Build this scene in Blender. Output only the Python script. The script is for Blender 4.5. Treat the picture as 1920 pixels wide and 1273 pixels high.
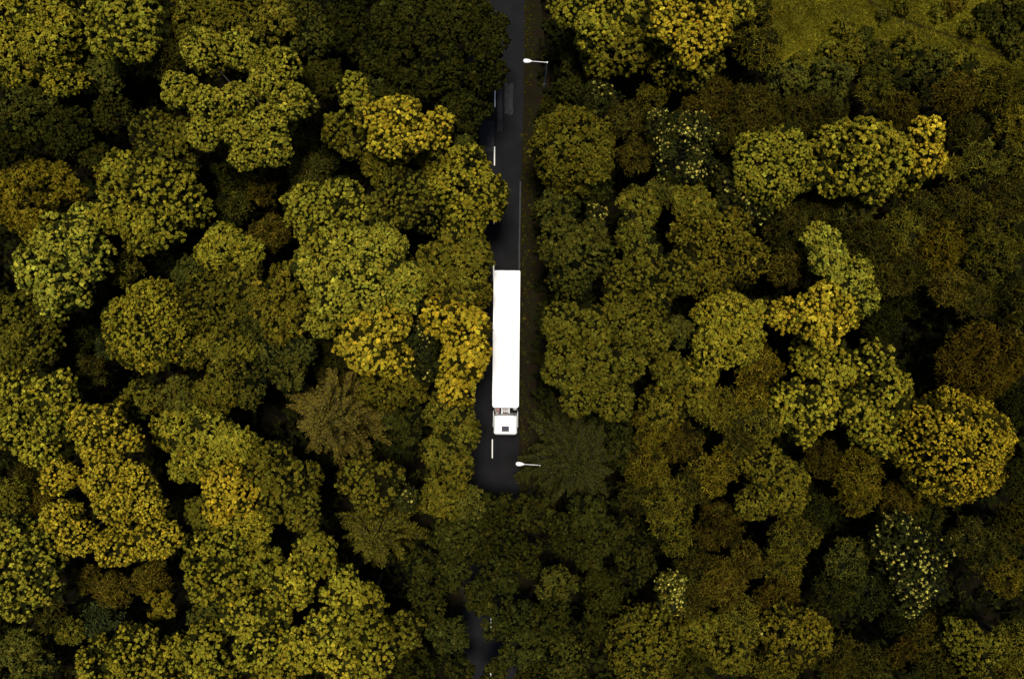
import bpy, bmesh, math, random
import numpy as np
from math import radians, sin, cos, pi
from mathutils import Vector, Matrix

# ------------------------------------------------------------------ camera, sky, sun, exposure
scene = bpy.context.scene
for o in list(bpy.data.objects):
    bpy.data.objects.remove(o)
CAM_H = 72.0
cd = bpy.data.cameras.new('camera'); cam = bpy.data.objects.new('camera', cd)
scene.collection.objects.link(cam)
cam.location = (0, 0, CAM_H); cam.rotation_euler = (0, 0, 0)
cd.sensor_width = 36; cd.lens = 24; cd.clip_end = 3000; cd.clip_start = 0.5
scene.camera = cam

SUN_EL, SUN_AZ = 82.0, 0.0
w = bpy.data.worlds.new('World'); scene.world = w; w.use_nodes = True
nt = w.node_tree; bg = nt.nodes['Background']
sky = nt.nodes.new('ShaderNodeTexSky'); sky.sky_type = 'NISHITA'; sky.sun_disc = False
sky.sun_elevation = radians(SUN_EL); sky.sun_rotation = radians(SUN_AZ)
sky.dust_density = 1.0; sky.air_density = 0.6
nt.links.new(sky.outputs[0], bg.inputs[0]); bg.inputs[1].default_value = 0.05
sd = bpy.data.lights.new('sun', 'SUN'); so = bpy.data.objects.new('sun', sd)
scene.collection.objects.link(so)
sd.energy = 1.5; sd.angle = radians(14); sd.color = (1.0, 0.94, 0.80)
so.rotation_euler = (radians(90 - SUN_EL), 0, radians(180 - SUN_AZ)); so.location = (0, 0, 120)
scene.view_settings.view_transform = 'Standard'; scene.view_settings.look = 'None'
scene.view_settings.gamma = 1; scene.view_settings.use_curve_mapping = False
scene.view_settings.exposure = 1.5

# ------------------------------------------------------------------ helpers
C = scene.collection
KW = 1.5 / 1920.0
def at(px, py, z=0.0):
    """metres on the plane at height z for a place measured in the photograph"""
    s = KW * (CAM_H - z)
    return ((px - 960) * s, (636.5 - py) * s)

def link(name, data, parent=None):
    o = bpy.data.objects.new(name, data); C.objects.link(o)
    if parent is not None: o.parent = parent
    return o
def tag(o, label=None, cat=None, group=None, kind=None):
    if label: o['label'] = label
    if cat: o['category'] = cat
    if group: o['group'] = group
    if kind: o['kind'] = kind
    return o
def empty(name, loc, rz=0.0):
    o = link(name, None); o.location = loc; o.rotation_euler = (0, 0, rz); o.empty_display_size = 0.3
    return o

def mat(name, col, rough=0.6, metal=0.0, noise=None, spec=0.5, bump=None):
    m = bpy.data.materials.new(name); m.use_nodes = True
    n = m.node_tree.nodes; l = m.node_tree.links; b = n['Principled BSDF']
    b.inputs['Base Color'].default_value = (*col, 1); b.inputs['Roughness'].default_value = rough
    b.inputs['Metallic'].default_value = metal; b.inputs['Specular IOR Level'].default_value = spec
    tc = n.new('ShaderNodeTexCoord')
    if noise:
        sc, col2, lo, hi = noise
        t = n.new('ShaderNodeTexNoise'); t.inputs['Scale'].default_value = sc; t.inputs['Detail'].default_value = 6
        l.new(tc.outputs['Object'], t.inputs['Vector'])
        r = n.new('ShaderNodeValToRGB'); r.color_ramp.elements[0].position = lo; r.color_ramp.elements[1].position = hi
        r.color_ramp.elements[0].color = (*col, 1); r.color_ramp.elements[1].color = (*col2, 1)
        l.new(t.outputs['Fac'], r.inputs['Fac']); l.new(r.outputs['Color'], b.inputs['Base Color'])
    if bump:
        t2 = n.new('ShaderNodeTexNoise'); t2.inputs['Scale'].default_value = bump[0]; t2.inputs['Detail'].default_value = 8
        l.new(tc.outputs['Object'], t2.inputs['Vector'])
        bp = n.new('ShaderNodeBump'); bp.inputs['Strength'].default_value = bump[1]; bp.inputs['Distance'].default_value = bump[2]
        l.new(t2.outputs['Fac'], bp.inputs['Height']); l.new(bp.outputs['Normal'], b.inputs['Normal'])
    return m

def leaf_mat(name, rough=0.55, transl=0.08, spec=0.0):
    m = bpy.data.materials.new(name); m.use_nodes = True
    n = m.node_tree.nodes; l = m.node_tree.links; b = n['Principled BSDF']
    a = n.new('ShaderNodeAttribute'); a.attribute_name = 'col'
    l.new(a.outputs['Color'], b.inputs['Base Color'])
    b.inputs['Roughness'].default_value = rough; b.inputs['Specular IOR Level'].default_value = spec
    tr = n.new('ShaderNodeBsdfTranslucent'); l.new(a.outputs['Color'], tr.inputs['Color'])
    mx = n.new('ShaderNodeMixShader'); mx.inputs[0].default_value = transl
    l.new(b.outputs[0], mx.inputs[1]); l.new(tr.outputs[0], mx.inputs[2])
    l.new(mx.outputs[0], n['Material Output'].inputs['Surface'])
    return m

class MB:
    """collects boxes, tubes and prisms; build() links them as one mesh"""
    def __init__(s): s.bm = bmesh.new()
    def box(s, x0, x1, y0, y1, z0, z1, bev=0.0, seg=2):
        r = bmesh.ops.create_cube(s.bm, size=1.0); vs = r['verts']
        for v in vs:
            v.co = Vector(((x0+x1)/2 + v.co.x*(x1-x0), (y0+y1)/2 + v.co.y*(y1-y0), (z0+z1)/2 + v.co.z*(z1-z0)))
        if bev > 0:
            es = list({e for v in vs for e in v.link_edges})
            bmesh.ops.bevel(s.bm, geom=es, offset=bev, segments=seg, affect='EDGES', profile=0.5)
        return s
    def tube(s, pts, rads, n=8, cap=True):
        rings = []
        pts = [Vector(p) for p in pts]
        for i, p in enumerate(pts):
            d = (pts[min(i+1, len(pts)-1)] - pts[max(i-1, 0)]).normalized()
            u = d.cross(Vector((0, 0, 1)))
            if u.length < 1e-3: u = Vector((1, 0, 0))
            u.normalize(); v = d.cross(u)
            rings.append([s.bm.verts.new(p + (u*cos(2*pi*k/n) + v*sin(2*pi*k/n))*rads[i]) for k in range(n)])
        for a, b in zip(rings, rings[1:]):
            for k in range(n):
                s.bm.faces.new((a[k], a[(k+1) % n], b[(k+1) % n], b[k]))
        if cap:
            s.bm.faces.new(rings[0][::-1]); s.bm.faces.new(rings[-1])
        return s
    def prism(s, outline, axis, a, b, bev=0.0):
        """outline in the two other axes, extruded along axis from a to b"""
        def mk(p, t):
            return (t, p[0], p[1]) if axis == 'x' else (p[0], t, p[1]) if axis == 'y' else (p[0], p[1], t)
        A = [s.bm.verts.new(mk(p, a)) for p in outline]; B = [s.bm.verts.new(mk(p, b)) for p in outline]
        n = len(outline); fs = []
        fs.append(s.bm.faces.new(A[::-1])); fs.append(s.bm.faces.new(B))
        for k in range(n): fs.append(s.bm.faces.new((A[k], A[(k+1) % n], B[(k+1) % n], B[k])))
        if bev > 0:
            es = list({e for f in fs for e in f.edges})
            bmesh.ops.bevel(s.bm, geom=es, offset=bev, segments=2, affect='EDGES', profile=0.5)
        return s
    def lathe(s, prof, axis, n=16, cx=0, cy=0, cz=0, sx=1.0, sy=1.0):
        """prof = (radius, along) pairs spun round an axis through (cx,cy,cz)"""
        rings = []
        for r, t in prof:
            ring = []
            for k in range(n):
                a = 2*pi*k/n; u, v = r*cos(a)*sx, r*sin(a)*sy
                co = (cx+t, cy+u, cz+v) if axis == 'x' else (cx+u, cy+t, cz+v) if axis == 'y' else (cx+u, cy+v, cz+t)
                ring.append(s.bm.verts.new(co))
            rings.append(ring)
        for a, b in zip(rings, rings[1:]):
            for k in range(n): s.bm.faces.new((a[k], a[(k+1) % n], b[(k+1) % n], b[k]))
        s.bm.faces.new(rings[0][::-1]); s.bm.faces.new(rings[-1])
        return s
    def build(s, name, material, parent=None, smooth=False):
        bmesh.ops.recalc_face_normals(s.bm, faces=s.bm.faces)
        me = bpy.data.meshes.new(name); s.bm.to_mesh(me); s.bm.free()
        me.materials.append(material)
        if smooth:
            for p in me.polygons: p.use_smooth = True
        return link(name, me, parent)

def quad_mesh(name, V, col, material):
    """V (n,4,3) leaf quads, col (n,4,3) per corner colour -> mesh"""
    n = len(V); me = bpy.data.meshes.new(name)
    me.vertices.add(n*4); me.loops.add(n*4); me.polygons.add(n)
    me.vertices.foreach_set('co', V.astype(np.float32).ravel())
    me.loops.foreach_set('vertex_index', np.arange(n*4, dtype=np.int32))
    me.polygons.foreach_set('loop_start', np.arange(0, n*4, 4, dtype=np.int32))
    me.update(calc_edges=True)
    a = me.attributes.new('col', 'FLOAT_COLOR', 'POINT')
    cc = np.ones((n*4, 4), np.float32); cc[:, :3] = col.reshape(-1, 3)
    a.data.foreach_set('color', cc.ravel())
    me.materials.append(material)
    return me

def norm(a): return a / np.maximum(np.linalg.norm(a, axis=-1, keepdims=True), 1e-9)
def leaves(P, D, N, L, W, fold=0.12):
    """diamond leaves: base P, direction D, face normal N, length L, width W"""
    S = norm(np.cross(D, N)); L = L[:, None]; W = W[:, None]
    mid = P + D*L*0.5 + N*W*fold
    return np.stack([P, mid + S*W*0.5, P + D*L - N*L*0.12, mid - S*W*0.5], axis=1)

def tufts(rng, Q, n, size, rings, tint, sat=1.0, jit=0.25):
    """rosettes of leaves at Q with axis n; rings = (count, elevation deg, length, width, colour index)"""
    a = np.where(np.abs(n[:, 2:3]) < 0.9, np.array([[0, 0, 1.0]]), np.array([[1.0, 0, 0]]))
    u = norm(np.cross(n, a)); v = np.cross(n, u)
    VV, CC = [], []
    m = len(Q); ph0 = rng.uniform(0, 2*pi, m)
    tj = rng.normal(0, 1, (m, 1))                      # each rosette's own shade of leaf
    hj = rng.normal(0, 1, (m, 1))
    for cnt, el, ll, ww, ci in rings:
        for k in range(cnt):
            ph = ph0 + 2*pi*k/cnt + rng.normal(0, 0.25, m) + el*0.05
            e = np.radians(el) + rng.normal(0, 0.22, m)
            D = np.cos(e)[:, None]*(np.cos(ph)[:, None]*u + np.sin(ph)[:, None]*v) + np.sin(e)[:, None]*n
            N = norm(n - D*np.sum(n*D, axis=1, keepdims=True) + rng.normal(0, 0.15, (m, 3)))
            Lk = size*ll*rng.uniform(1-jit, 1+jit, m); Wk = size*ww*rng.uniform(1-jit, 1+jit, m)
            VV.append(leaves(Q, D, N, Lk, Wk))
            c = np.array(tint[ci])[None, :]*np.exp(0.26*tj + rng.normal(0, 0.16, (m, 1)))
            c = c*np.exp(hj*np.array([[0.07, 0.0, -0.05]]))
            CC.append(np.repeat(c[:, None, :], 4, axis=1))
    return np.concatenate(VV), np.concatenate(CC)

# ------------------------------------------------------------------ materials
M = {}
M['leaf'] = leaf_mat('leaf')
M['gloss_leaf'] = leaf_mat('glossy_leaf', 0.4, 0.05, 0.015)
M['needle'] = leaf_mat('needle', 0.6, 0.03, 0.0)
M['grass'] = leaf_mat('grass', 0.6, 0.1, 0.0)
M['bark'] = mat('bark', (0.022, 0.018, 0.013), 0.9, spec=0.1, noise=(6, (0.045, 0.038, 0.028), 0.35, 0.7), bump=(14, 0.6, 0.03))
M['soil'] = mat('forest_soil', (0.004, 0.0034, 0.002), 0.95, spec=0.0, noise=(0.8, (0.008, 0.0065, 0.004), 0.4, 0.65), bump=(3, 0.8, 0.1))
M['asphalt'] = mat('asphalt', (0.0062, 0.0062, 0.0072), 0.85, noise=(0.6, (0.0098, 0.0098, 0.0112), 0.35, 0.7), spec=0.1, bump=(60, 0.25, 0.01))
M['patch'] = mat('pale_asphalt', (0.019, 0.0192, 0.022), 0.9, noise=(2.2, (0.032, 0.032, 0.035), 0.3, 0.7), spec=0.1, bump=(60, 0.25, 0.01))
M['paint'] = mat('road_paint', (0.75, 0.75, 0.72), 0.6, noise=(7, (0.42, 0.42, 0.40), 0.45, 0.75))
M['kerb'] = mat('concrete_kerb', (0.026, 0.029, 0.034), 0.9, noise=(3, (0.03, 0.032, 0.032), 0.4, 0.7))
M['verge'] = mat('verge_soil', (0.011, 0.007, 0.004), 0.95, spec=0.05, noise=(1.6, (0.010, 0.010, 0.003), 0.42, 0.62), bump=(12, 0.8, 0.05))
M['meadow'] = mat('meadow', (0.070, 0.062, 0.005), 0.95, spec=0.0, noise=(0.22, (0.030, 0.029, 0.005), 0.42, 0.62), bump=(9, 0.6, 0.06))
M['track'] = mat('worn_track', (0.013, 0.010, 0.003), 0.95, spec=0.0, noise=(1.5, (0.030, 0.026, 0.004), 0.4, 0.7))
M['white'] = mat('white_paint', (0.80, 0.80, 0.79), 0.35)
M['trailer'] = mat('trailer_panel', (0.80, 0.80, 0.80), 0.45, noise=(0.9, (0.74, 0.74, 0.73), 0.45, 0.8))
M['black'] = mat('black_plastic', (0.012, 0.012, 0.013), 0.5)
M['rubber'] = mat('tyre_rubber', (0.014, 0.014, 0.014), 0.85)
M['steel'] = mat('dark_steel', (0.02, 0.02, 0.022), 0.55, 0.3)
M['alu'] = mat('aluminium', (0.32, 0.32, 0.33), 0.5, 0.6)
M['glass'] = mat('tinted_glass', (0.015, 0.014, 0.022), 0.08)
M['hatch'] = mat('hatch_glass', (0.03, 0.026, 0.048), 0.15)
M['red'] = mat('red_lens', (0.30, 0.03, 0.03), 0.4)
M['amber'] = mat('amber_lens', (0.5, 0.2, 0.02), 0.35)
M['clear'] = mat('clear_lens', (0.6, 0.6, 0.62), 0.15)
M['greybox'] = mat('grey_box', (0.22, 0.19, 0.18), 0.6)
M['pole'] = mat('lamp_pole_paint', (0.50, 0.62, 0.56), 0.5)
M['lamp'] = mat('lamp_housing', (0.78, 0.78, 0.76), 0.4)

# ------------------------------------------------------------------ the setting: ground, road, verge, clearing
def sheet(name, pts, z, material, kind='structure'):
    bm = bmesh.new(); bm.faces.new([bm.verts.new((x, y, z)) for x, y in pts])
    me = bpy.data.meshes.new(name); bm.to_mesh(me); bm.free(); me.materials.append(material)
    return tag(link(name, me), kind=kind)
sheet('ground', [(-600, -600), (600, -600), (600, 600), (-600, 600)], 0.0, M['soil'])

A_ROAD = 0.0075                                         # the road runs almost straight down the picture
AX0 = at(927.3, 280)
def axis(y): return AX0[0] + (y - AX0[1])*A_ROAD
RE = [(-300, 3.0), (-25, 2.95), (-12, 2.80), (4, 2.78), (10, 2.80), (17, 2.86), (22, 2.95), (30, 3.05), (300, 3.05)]   # right edge
def redge(y): return float(np.interp(y, [a for a, _ in RE], [b for _, b in RE]))
ys = [-300, -60] + list(np.arange(-45, 46, 1.0)) + [60, 300]
rj = random.Random(5)
right = [(axis(y) + redge(y) + rj.uniform(-.045, .045), y) for y in ys]
left = [(axis(y) - 3.0 + rj.uniform(-.05, .05), y) for y in ys]
def strip(name, A, B, z, material):
    n = len(A); me = bpy.data.meshes.new(name)
    me.from_pydata([(x, y, z) for x, y in A] + [(x, y, z) for x, y in B], [], [(i, n+i, n+i+1, i+1) for i in range(n-1)])
    me.materials.append(material); o = link(name, me); return tag(o, kind='structure')
strip('verge', [(x+2.3+0.5*sin(y*.31), y) for x, y in right][::-1], [(x-.15, y) for x, y in right][::-1], 0.004, M['verge'])
strip('verge', [(x-1.6-0.4*sin(y*.37), y) for x, y in left], [(x+.15, y) for x, y in left], 0.004, M['verge'])
strip('road', right[::-1], left[::-1], 0.008, M['asphalt'])
# concrete edging stones where they are not overgrown (a thin pale line along the lorry's lane)
ke = MB(); y = 6.0
yk = 7.0; kn = 0
kerb_me = None
while yk < 17.0:
    if kerb_me is None:
        mb = MB(); mb.box(-.08, .08, -.45, .45, -.05, .055, .012, 1); ko = mb.build('kerb_stone', M['kerb']); kerb_me = ko.data
    else:
        ko = link('kerb_stone', kerb_me)
    kn += 1
    ko.location = (axis(yk) + redge(yk) - 0.10 + rj.uniform(-.01, .01), yk, 0.0); ko.rotation_euler = (0, 0, -A_ROAD + rj.uniform(-.012, .012))
    ko['kind'] = 'structure'
    yk += 0.92
# paler patches laid on the asphalt
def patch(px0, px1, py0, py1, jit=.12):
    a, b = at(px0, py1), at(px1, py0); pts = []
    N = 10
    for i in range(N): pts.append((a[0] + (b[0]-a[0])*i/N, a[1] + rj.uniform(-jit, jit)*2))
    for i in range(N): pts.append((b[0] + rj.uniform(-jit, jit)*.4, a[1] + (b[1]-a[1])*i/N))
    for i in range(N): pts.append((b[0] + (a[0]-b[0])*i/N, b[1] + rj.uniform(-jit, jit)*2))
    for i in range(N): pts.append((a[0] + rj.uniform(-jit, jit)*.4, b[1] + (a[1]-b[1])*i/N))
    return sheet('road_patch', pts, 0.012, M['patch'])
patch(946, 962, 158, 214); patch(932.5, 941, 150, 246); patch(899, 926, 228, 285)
# centre line: two metre dashes every six metres
dash_me = None
PER = 109.6*KW*CAM_H; y0 = at(0, 293)[1]
for k in range(-9, 5):
    yy = y0 + k*PER
    if dash_me is None:
        me = bpy.data.meshes.new('centre_dash'); hw, hl = .058, 1.0
        pts = [(-hw, -hl), (hw, -hl), (hw, hl), (-hw, hl)]
        me.from_pydata([(a, b, 0) for a, b in pts], [], [(0, 1, 2, 3)]); me.materials.append(M['paint']); dash_me = me
    o = link('centre_dash', dash_me); o.location = (axis(yy), yy, 0.0165); o.rotation_euler = (0, 0, -A_ROAD); o['kind'] = 'structure'
# grassy clearing with a worn track across it
def outline(pts, z=0): return [at(x, y, z) for x, y in pts]
CLEAR = [(1425, -90), (1432, 40), (1440, 118), (1470, 142), (1530, 128), (1580, 100), (1700, 112), (1790, 118), (1850, 122), (1990, 175), (2060, 100), (2060, -90)]
sheet('meadow', outline(CLEAR), 0.004, M['meadow'])
tr_c = [(1590, -40), (1630, 4), (1690, 38), (1760, 62), (1830, 85), (1900, 110), (1985, 138)]
sheet('track', outline([(x, y-4) for x, y in tr_c] + [(x-2, y+4) for x, y in tr_c[::-1]]), 0.008, M['track'])

# ------------------------------------------------------------------ trees
TINT = {   # leaf colours: young tip leaves, middle leaves, older leaves coloured darker to deepen the gap shade
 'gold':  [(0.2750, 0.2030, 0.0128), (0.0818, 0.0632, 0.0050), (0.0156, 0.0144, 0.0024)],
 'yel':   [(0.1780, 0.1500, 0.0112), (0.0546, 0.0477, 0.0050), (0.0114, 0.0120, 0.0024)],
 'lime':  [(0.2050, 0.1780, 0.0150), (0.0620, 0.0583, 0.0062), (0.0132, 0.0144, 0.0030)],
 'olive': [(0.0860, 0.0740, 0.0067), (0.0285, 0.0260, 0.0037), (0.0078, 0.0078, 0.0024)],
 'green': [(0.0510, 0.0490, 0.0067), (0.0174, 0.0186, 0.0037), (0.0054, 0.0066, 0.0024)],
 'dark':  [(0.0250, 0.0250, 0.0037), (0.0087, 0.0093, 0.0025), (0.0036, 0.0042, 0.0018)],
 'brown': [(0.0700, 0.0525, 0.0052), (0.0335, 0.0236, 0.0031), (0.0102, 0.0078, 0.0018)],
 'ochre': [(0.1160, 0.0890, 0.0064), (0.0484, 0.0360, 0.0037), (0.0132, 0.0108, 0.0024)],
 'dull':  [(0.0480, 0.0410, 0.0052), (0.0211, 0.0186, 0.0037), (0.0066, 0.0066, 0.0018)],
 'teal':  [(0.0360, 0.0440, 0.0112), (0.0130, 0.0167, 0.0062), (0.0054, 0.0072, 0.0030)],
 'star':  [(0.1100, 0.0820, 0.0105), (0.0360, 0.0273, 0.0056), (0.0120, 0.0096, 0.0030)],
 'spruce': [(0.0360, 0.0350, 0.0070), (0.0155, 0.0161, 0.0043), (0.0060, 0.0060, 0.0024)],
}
PALE = [(0.46, 0.38, 0.06), (0.30, 0.27, 0.05), (0.06, 0.07, 0.02)]
SPEC = {   # tuft spacing m, tuft size m, leaf rings (count, elevation, length, width, colour), roughness, offset, upward tilt, lowest z
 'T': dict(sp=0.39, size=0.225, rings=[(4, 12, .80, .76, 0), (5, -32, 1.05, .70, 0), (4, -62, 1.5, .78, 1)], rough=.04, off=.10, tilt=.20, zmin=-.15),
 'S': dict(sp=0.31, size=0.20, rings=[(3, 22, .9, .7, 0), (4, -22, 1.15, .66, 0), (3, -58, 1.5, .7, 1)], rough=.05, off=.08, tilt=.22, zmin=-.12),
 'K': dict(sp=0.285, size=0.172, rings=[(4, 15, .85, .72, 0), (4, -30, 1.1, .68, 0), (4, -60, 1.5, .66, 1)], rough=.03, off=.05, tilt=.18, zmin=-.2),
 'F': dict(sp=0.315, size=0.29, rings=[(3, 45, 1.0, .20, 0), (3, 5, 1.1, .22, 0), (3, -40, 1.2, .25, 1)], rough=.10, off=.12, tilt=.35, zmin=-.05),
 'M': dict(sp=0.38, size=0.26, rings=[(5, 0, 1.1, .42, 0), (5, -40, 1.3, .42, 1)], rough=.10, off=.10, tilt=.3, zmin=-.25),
}
TRI = [0]
def sphere_pts(rng, r, sp, zmin):
    area = 2*pi*r*r*(1 - zmin); n = max(6, int(area/(sp*sp)))
    z = 1 - (1 - zmin)*(np.arange(n) + rng.uniform(0.2, .8, n))/n
    ph = np.arange(n)*2.39996323 + rng.uniform(0, 6.28) + rng.normal(0, .25, n)
    s = np.sqrt(np.maximum(0, 1 - z*z))
    return np.stack([s*np.cos(ph), s*np.sin(ph), z], axis=1)

def auto_lobes(rng, x, y, r, n):
    L = [(x, y, r*.58)]
    a0 = rng.uniform(0, 6.28)
    for k in range(n):
        a = a0 + 2*pi*k/n + rng.normal(0, .2); d = r*rng.uniform(.46, .62)
        L.append((x + d*cos(a), y + d*sin(a), r*rng.uniform(.36, .48)))
    return L

def crown_spheres(rng, lobes, zt, smooth=False, drop=.85):
    """lobes (x,y,r) in metres; returns spheres (x,y,z,r): main lobes and the boughs bulging from them"""
    L = np.array(lobes); c = np.average(L[:, :2], axis=0, weights=L[:, 2]**2)
    R = max(np.max(np.hypot(L[:, 0]-c[0], L[:, 1]-c[1]) + L[:, 2]), .5)
    S = []
    for x, y, r in lobes:
        d = math.hypot(x-c[0], y-c[1])/R
        z = zt - r*.95 - drop*R*d*d + rng.normal(0, .14)*r
        S.append((x, y, z, r*.90))
        nb = int(rng.integers(5, 9)) if r > 1.2 else 4
        if smooth: nb = 26
        if drop < .5: nb = 16
        for k in range(nb):
            th = np.arccos(1 - rng.uniform(.05, 1.05)); ph = rng.uniform(0, 2*pi); rr = r*(rng.uniform(.16, .27) if smooth or drop < .5 else rng.uniform(.26, .52))
            dd = r*.90 - rr*.55
            S.append((x + dd*np.sin(th)*np.cos(ph), y + dd*np.sin(th)*np.sin(ph), z + dd*np.cos(th), rr))
    return np.array(S), c, R

def broad_crown(rng, S, spec, tint, dens=1.0, near=np.zeros((0, 4))):
    p = SPEC[spec]; PP, NN = [], []
    WK = norm(rng.normal(0, 1, (5, 3))); WP = rng.uniform(0, 6.28, 5)
    for i, (x, y, z, r) in enumerate(S):
        d = sphere_pts(rng, r, p['sp']/math.sqrt(dens), p['zmin'])
        rad = r*(1 + rng.normal(0, p['rough'], len(d)))[:, None] + rng.normal(0, p['off'], (len(d), 1))
        q = np.array([x, y, z]) + d*rad
        wob = sum(np.sin(q @ (WK[k]*(1.1 + .75*k)) + WP[k])/(1 + .35*k) for k in range(5))
        q = q + d*(wob*min(.13*r, .24))[:, None]
        dist = np.linalg.norm(q[:, None, :] - S[None, :, :3], axis=2)/S[None, :, 3]
        dist[:, i] = 9
        keep = dist.min(axis=1) > 0.90
        PP.append(q[keep]); NN.append(d[keep])
    Q = np.concatenate(PP); n = np.concatenate(NN)
    if len(near):                                       # twigs stop where a neighbour's crown begins
        dn = (np.linalg.norm(Q[:, None, :] - near[None, :, :3], axis=2)/near[None, :, 3]).min(axis=1)
        Q, n = Q[dn > .84], n[dn > .84]
    # openings in the leaf cover
    ph_ = rng.uniform(0, 6.28, 6)
    fld = sum(np.sin(Q @ (np.array([np.cos(ph_[k]*3), np.sin(ph_[k]*3), np.cos(ph_[k]*5)])*(1.6 + .7*k)) + ph_[k]) for k in range(6))
    hole = (fld + rng.normal(0, .7, len(Q))) > (3.5 if spec == 'K' else 2.7)
    Q, n = Q[~hole], n[~hole]
    n = norm(n*.75 + np.array([[0, 0, p['tilt']]]) + rng.normal(0, .22 if spec != 'F' else .5, n.shape))
    sz = p['size']*math.exp(rng.normal(0, .08))*np.exp(rng.normal(0, .20, len(Q)))
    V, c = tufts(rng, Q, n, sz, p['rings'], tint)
    # the sparse inner layer of older leaves, shade in their colour, that closes the crown
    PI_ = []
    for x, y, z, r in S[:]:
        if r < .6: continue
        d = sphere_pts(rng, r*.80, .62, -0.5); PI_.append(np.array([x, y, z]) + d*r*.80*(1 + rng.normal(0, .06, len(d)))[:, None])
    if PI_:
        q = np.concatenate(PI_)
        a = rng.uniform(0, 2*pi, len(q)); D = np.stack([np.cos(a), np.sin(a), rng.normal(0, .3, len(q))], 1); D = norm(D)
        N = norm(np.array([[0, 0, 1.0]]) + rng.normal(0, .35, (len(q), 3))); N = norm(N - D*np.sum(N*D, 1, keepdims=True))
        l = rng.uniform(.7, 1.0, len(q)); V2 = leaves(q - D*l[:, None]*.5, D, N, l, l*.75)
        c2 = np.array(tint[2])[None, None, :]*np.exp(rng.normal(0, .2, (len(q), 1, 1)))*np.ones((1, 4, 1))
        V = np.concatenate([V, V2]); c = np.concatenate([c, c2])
    return V, c, Q, n

def trunk_mesh(rng, S, zt, base_r):
    cx, cy = float(np.mean(S[:, 0])), float(np.mean(S[:, 1]))
    mb = MB(); zc = float(np.min(S[:, 2])); top = max(zc*.9, zt*.45)
    j = lambda s: float(rng.normal(0, s))
    mb.tube([(0, 0, -.15), (0, 0, .25), (cx*.3 + j(.1), cy*.3 + j(.1), top*.5), (cx*.7 + j(.15), cy*.7 + j(.15), top)], [base_r*1.6, base_r*1.1, base_r*.85, base_r*.55], 8)
    big = S[np.argsort(-S[:, 3])][:9]
    for x, y, z, r in big:
        h0 = top*rng.uniform(.55, .95); ax_ = .7*cx*max(0, h0/top*1.6 - .6); ay_ = .7*cy*max(0, h0/top*1.6 - .6); m = Vector((ax_ + (x-ax_)*.45, ay_ + (y-ay_)*.45, h0 + (z-h0)*.55))
        mb.tube([(ax_, ay_, h0), m, (x*.92, y*.92, z + r*.35)], [base_r*.45, base_r*.28, base_r*.08], 5)
    return mb

def conifer_parts(rng, R, zt, tint, dens=1.0):
    """whorled branches carrying flat sprays; star-shaped from above"""
    V, Cc = [], []; mb = MB()
    mb.tube([(0, 0, -.15), (0, 0, zt*.5), (0, 0, zt)], [.28, .18, .02], 8)
    z = 2.5; lev = 0
    while z < zt - .25:
        f = (zt - z)/(zt - 2.5); Lb = R*(f**.80)*(1.0)
        nb = int(6 + 3*f); off = rng.uniform(0, 6.28)
        for k in range(nb):
            a = off + 2*pi*k/nb + rng.normal(0, .13); L = Lb*rng.uniform(.55, 1.12)
            out = np.array([cos(a), sin(a), 0]); sd_ = np.array([-sin(a), cos(a), 0])
            dr = rng.uniform(.10, .25)
            tip = out*L + np.array([0, 0, -dr*L])
            if f > .2: mb.tube([(0, 0, z), tuple(out*L*.5 + np.array([0, 0, z - dr*L*.3])), tuple(tip + np.array([0, 0, z]))], [.05, .035, .012], 4, False)
            ns = max(4, int(L*11*dens)); t = (np.arange(ns) + rng.uniform(.1, .9, ns))/ns; t = .12 + .88*t
            for sgn in (-1, 1):
                sl = (1.02 - t)*.26*L + .17
                P = out[None]*(L*t)[:, None] + np.array([[0, 0, 1]])*(z - dr*L*t**1.5)[:, None] + rng.normal(0, .05, (ns, 3))
                D = norm(out[None]*.85 + sd_[None]*sgn*rng.uniform(.5, 1.0, (ns, 1)) + np.array([[0, 0, -.12]]) + rng.normal(0, .14, (ns, 3)))
                N = norm(np.array([[0, 0, 1.0]]) + rng.normal(0, .30, (ns, 3))); N = norm(N - D*np.sum(N*D, 1, keepdims=True))
                # each twig: three slim needle sprays
                for q in range(3):
                    rot = norm(D + np.cross(N, D)*(q-1)*.40)
                    st = P + D*(sl*.22*q)[:, None]
                    V.append(leaves(st, rot, N, sl*rng.uniform(.5, .8, ns), .062 + .02*rng.uniform(0, 1, ns)))
                    ti = np.where(rng.uniform(0, 1, (ns, 1)) < .5, np.array([tint[0]]), np.array([tint[1]]))
                    c = ti*np.exp(rng.normal(0, .22, (ns, 1)))
                    Cc.append(np.repeat(c[:, None, :], 4, 1))
        z += .42 + .25*f; lev += 1
    return np.concatenate(V), np.concatenate(Cc), mb

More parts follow.
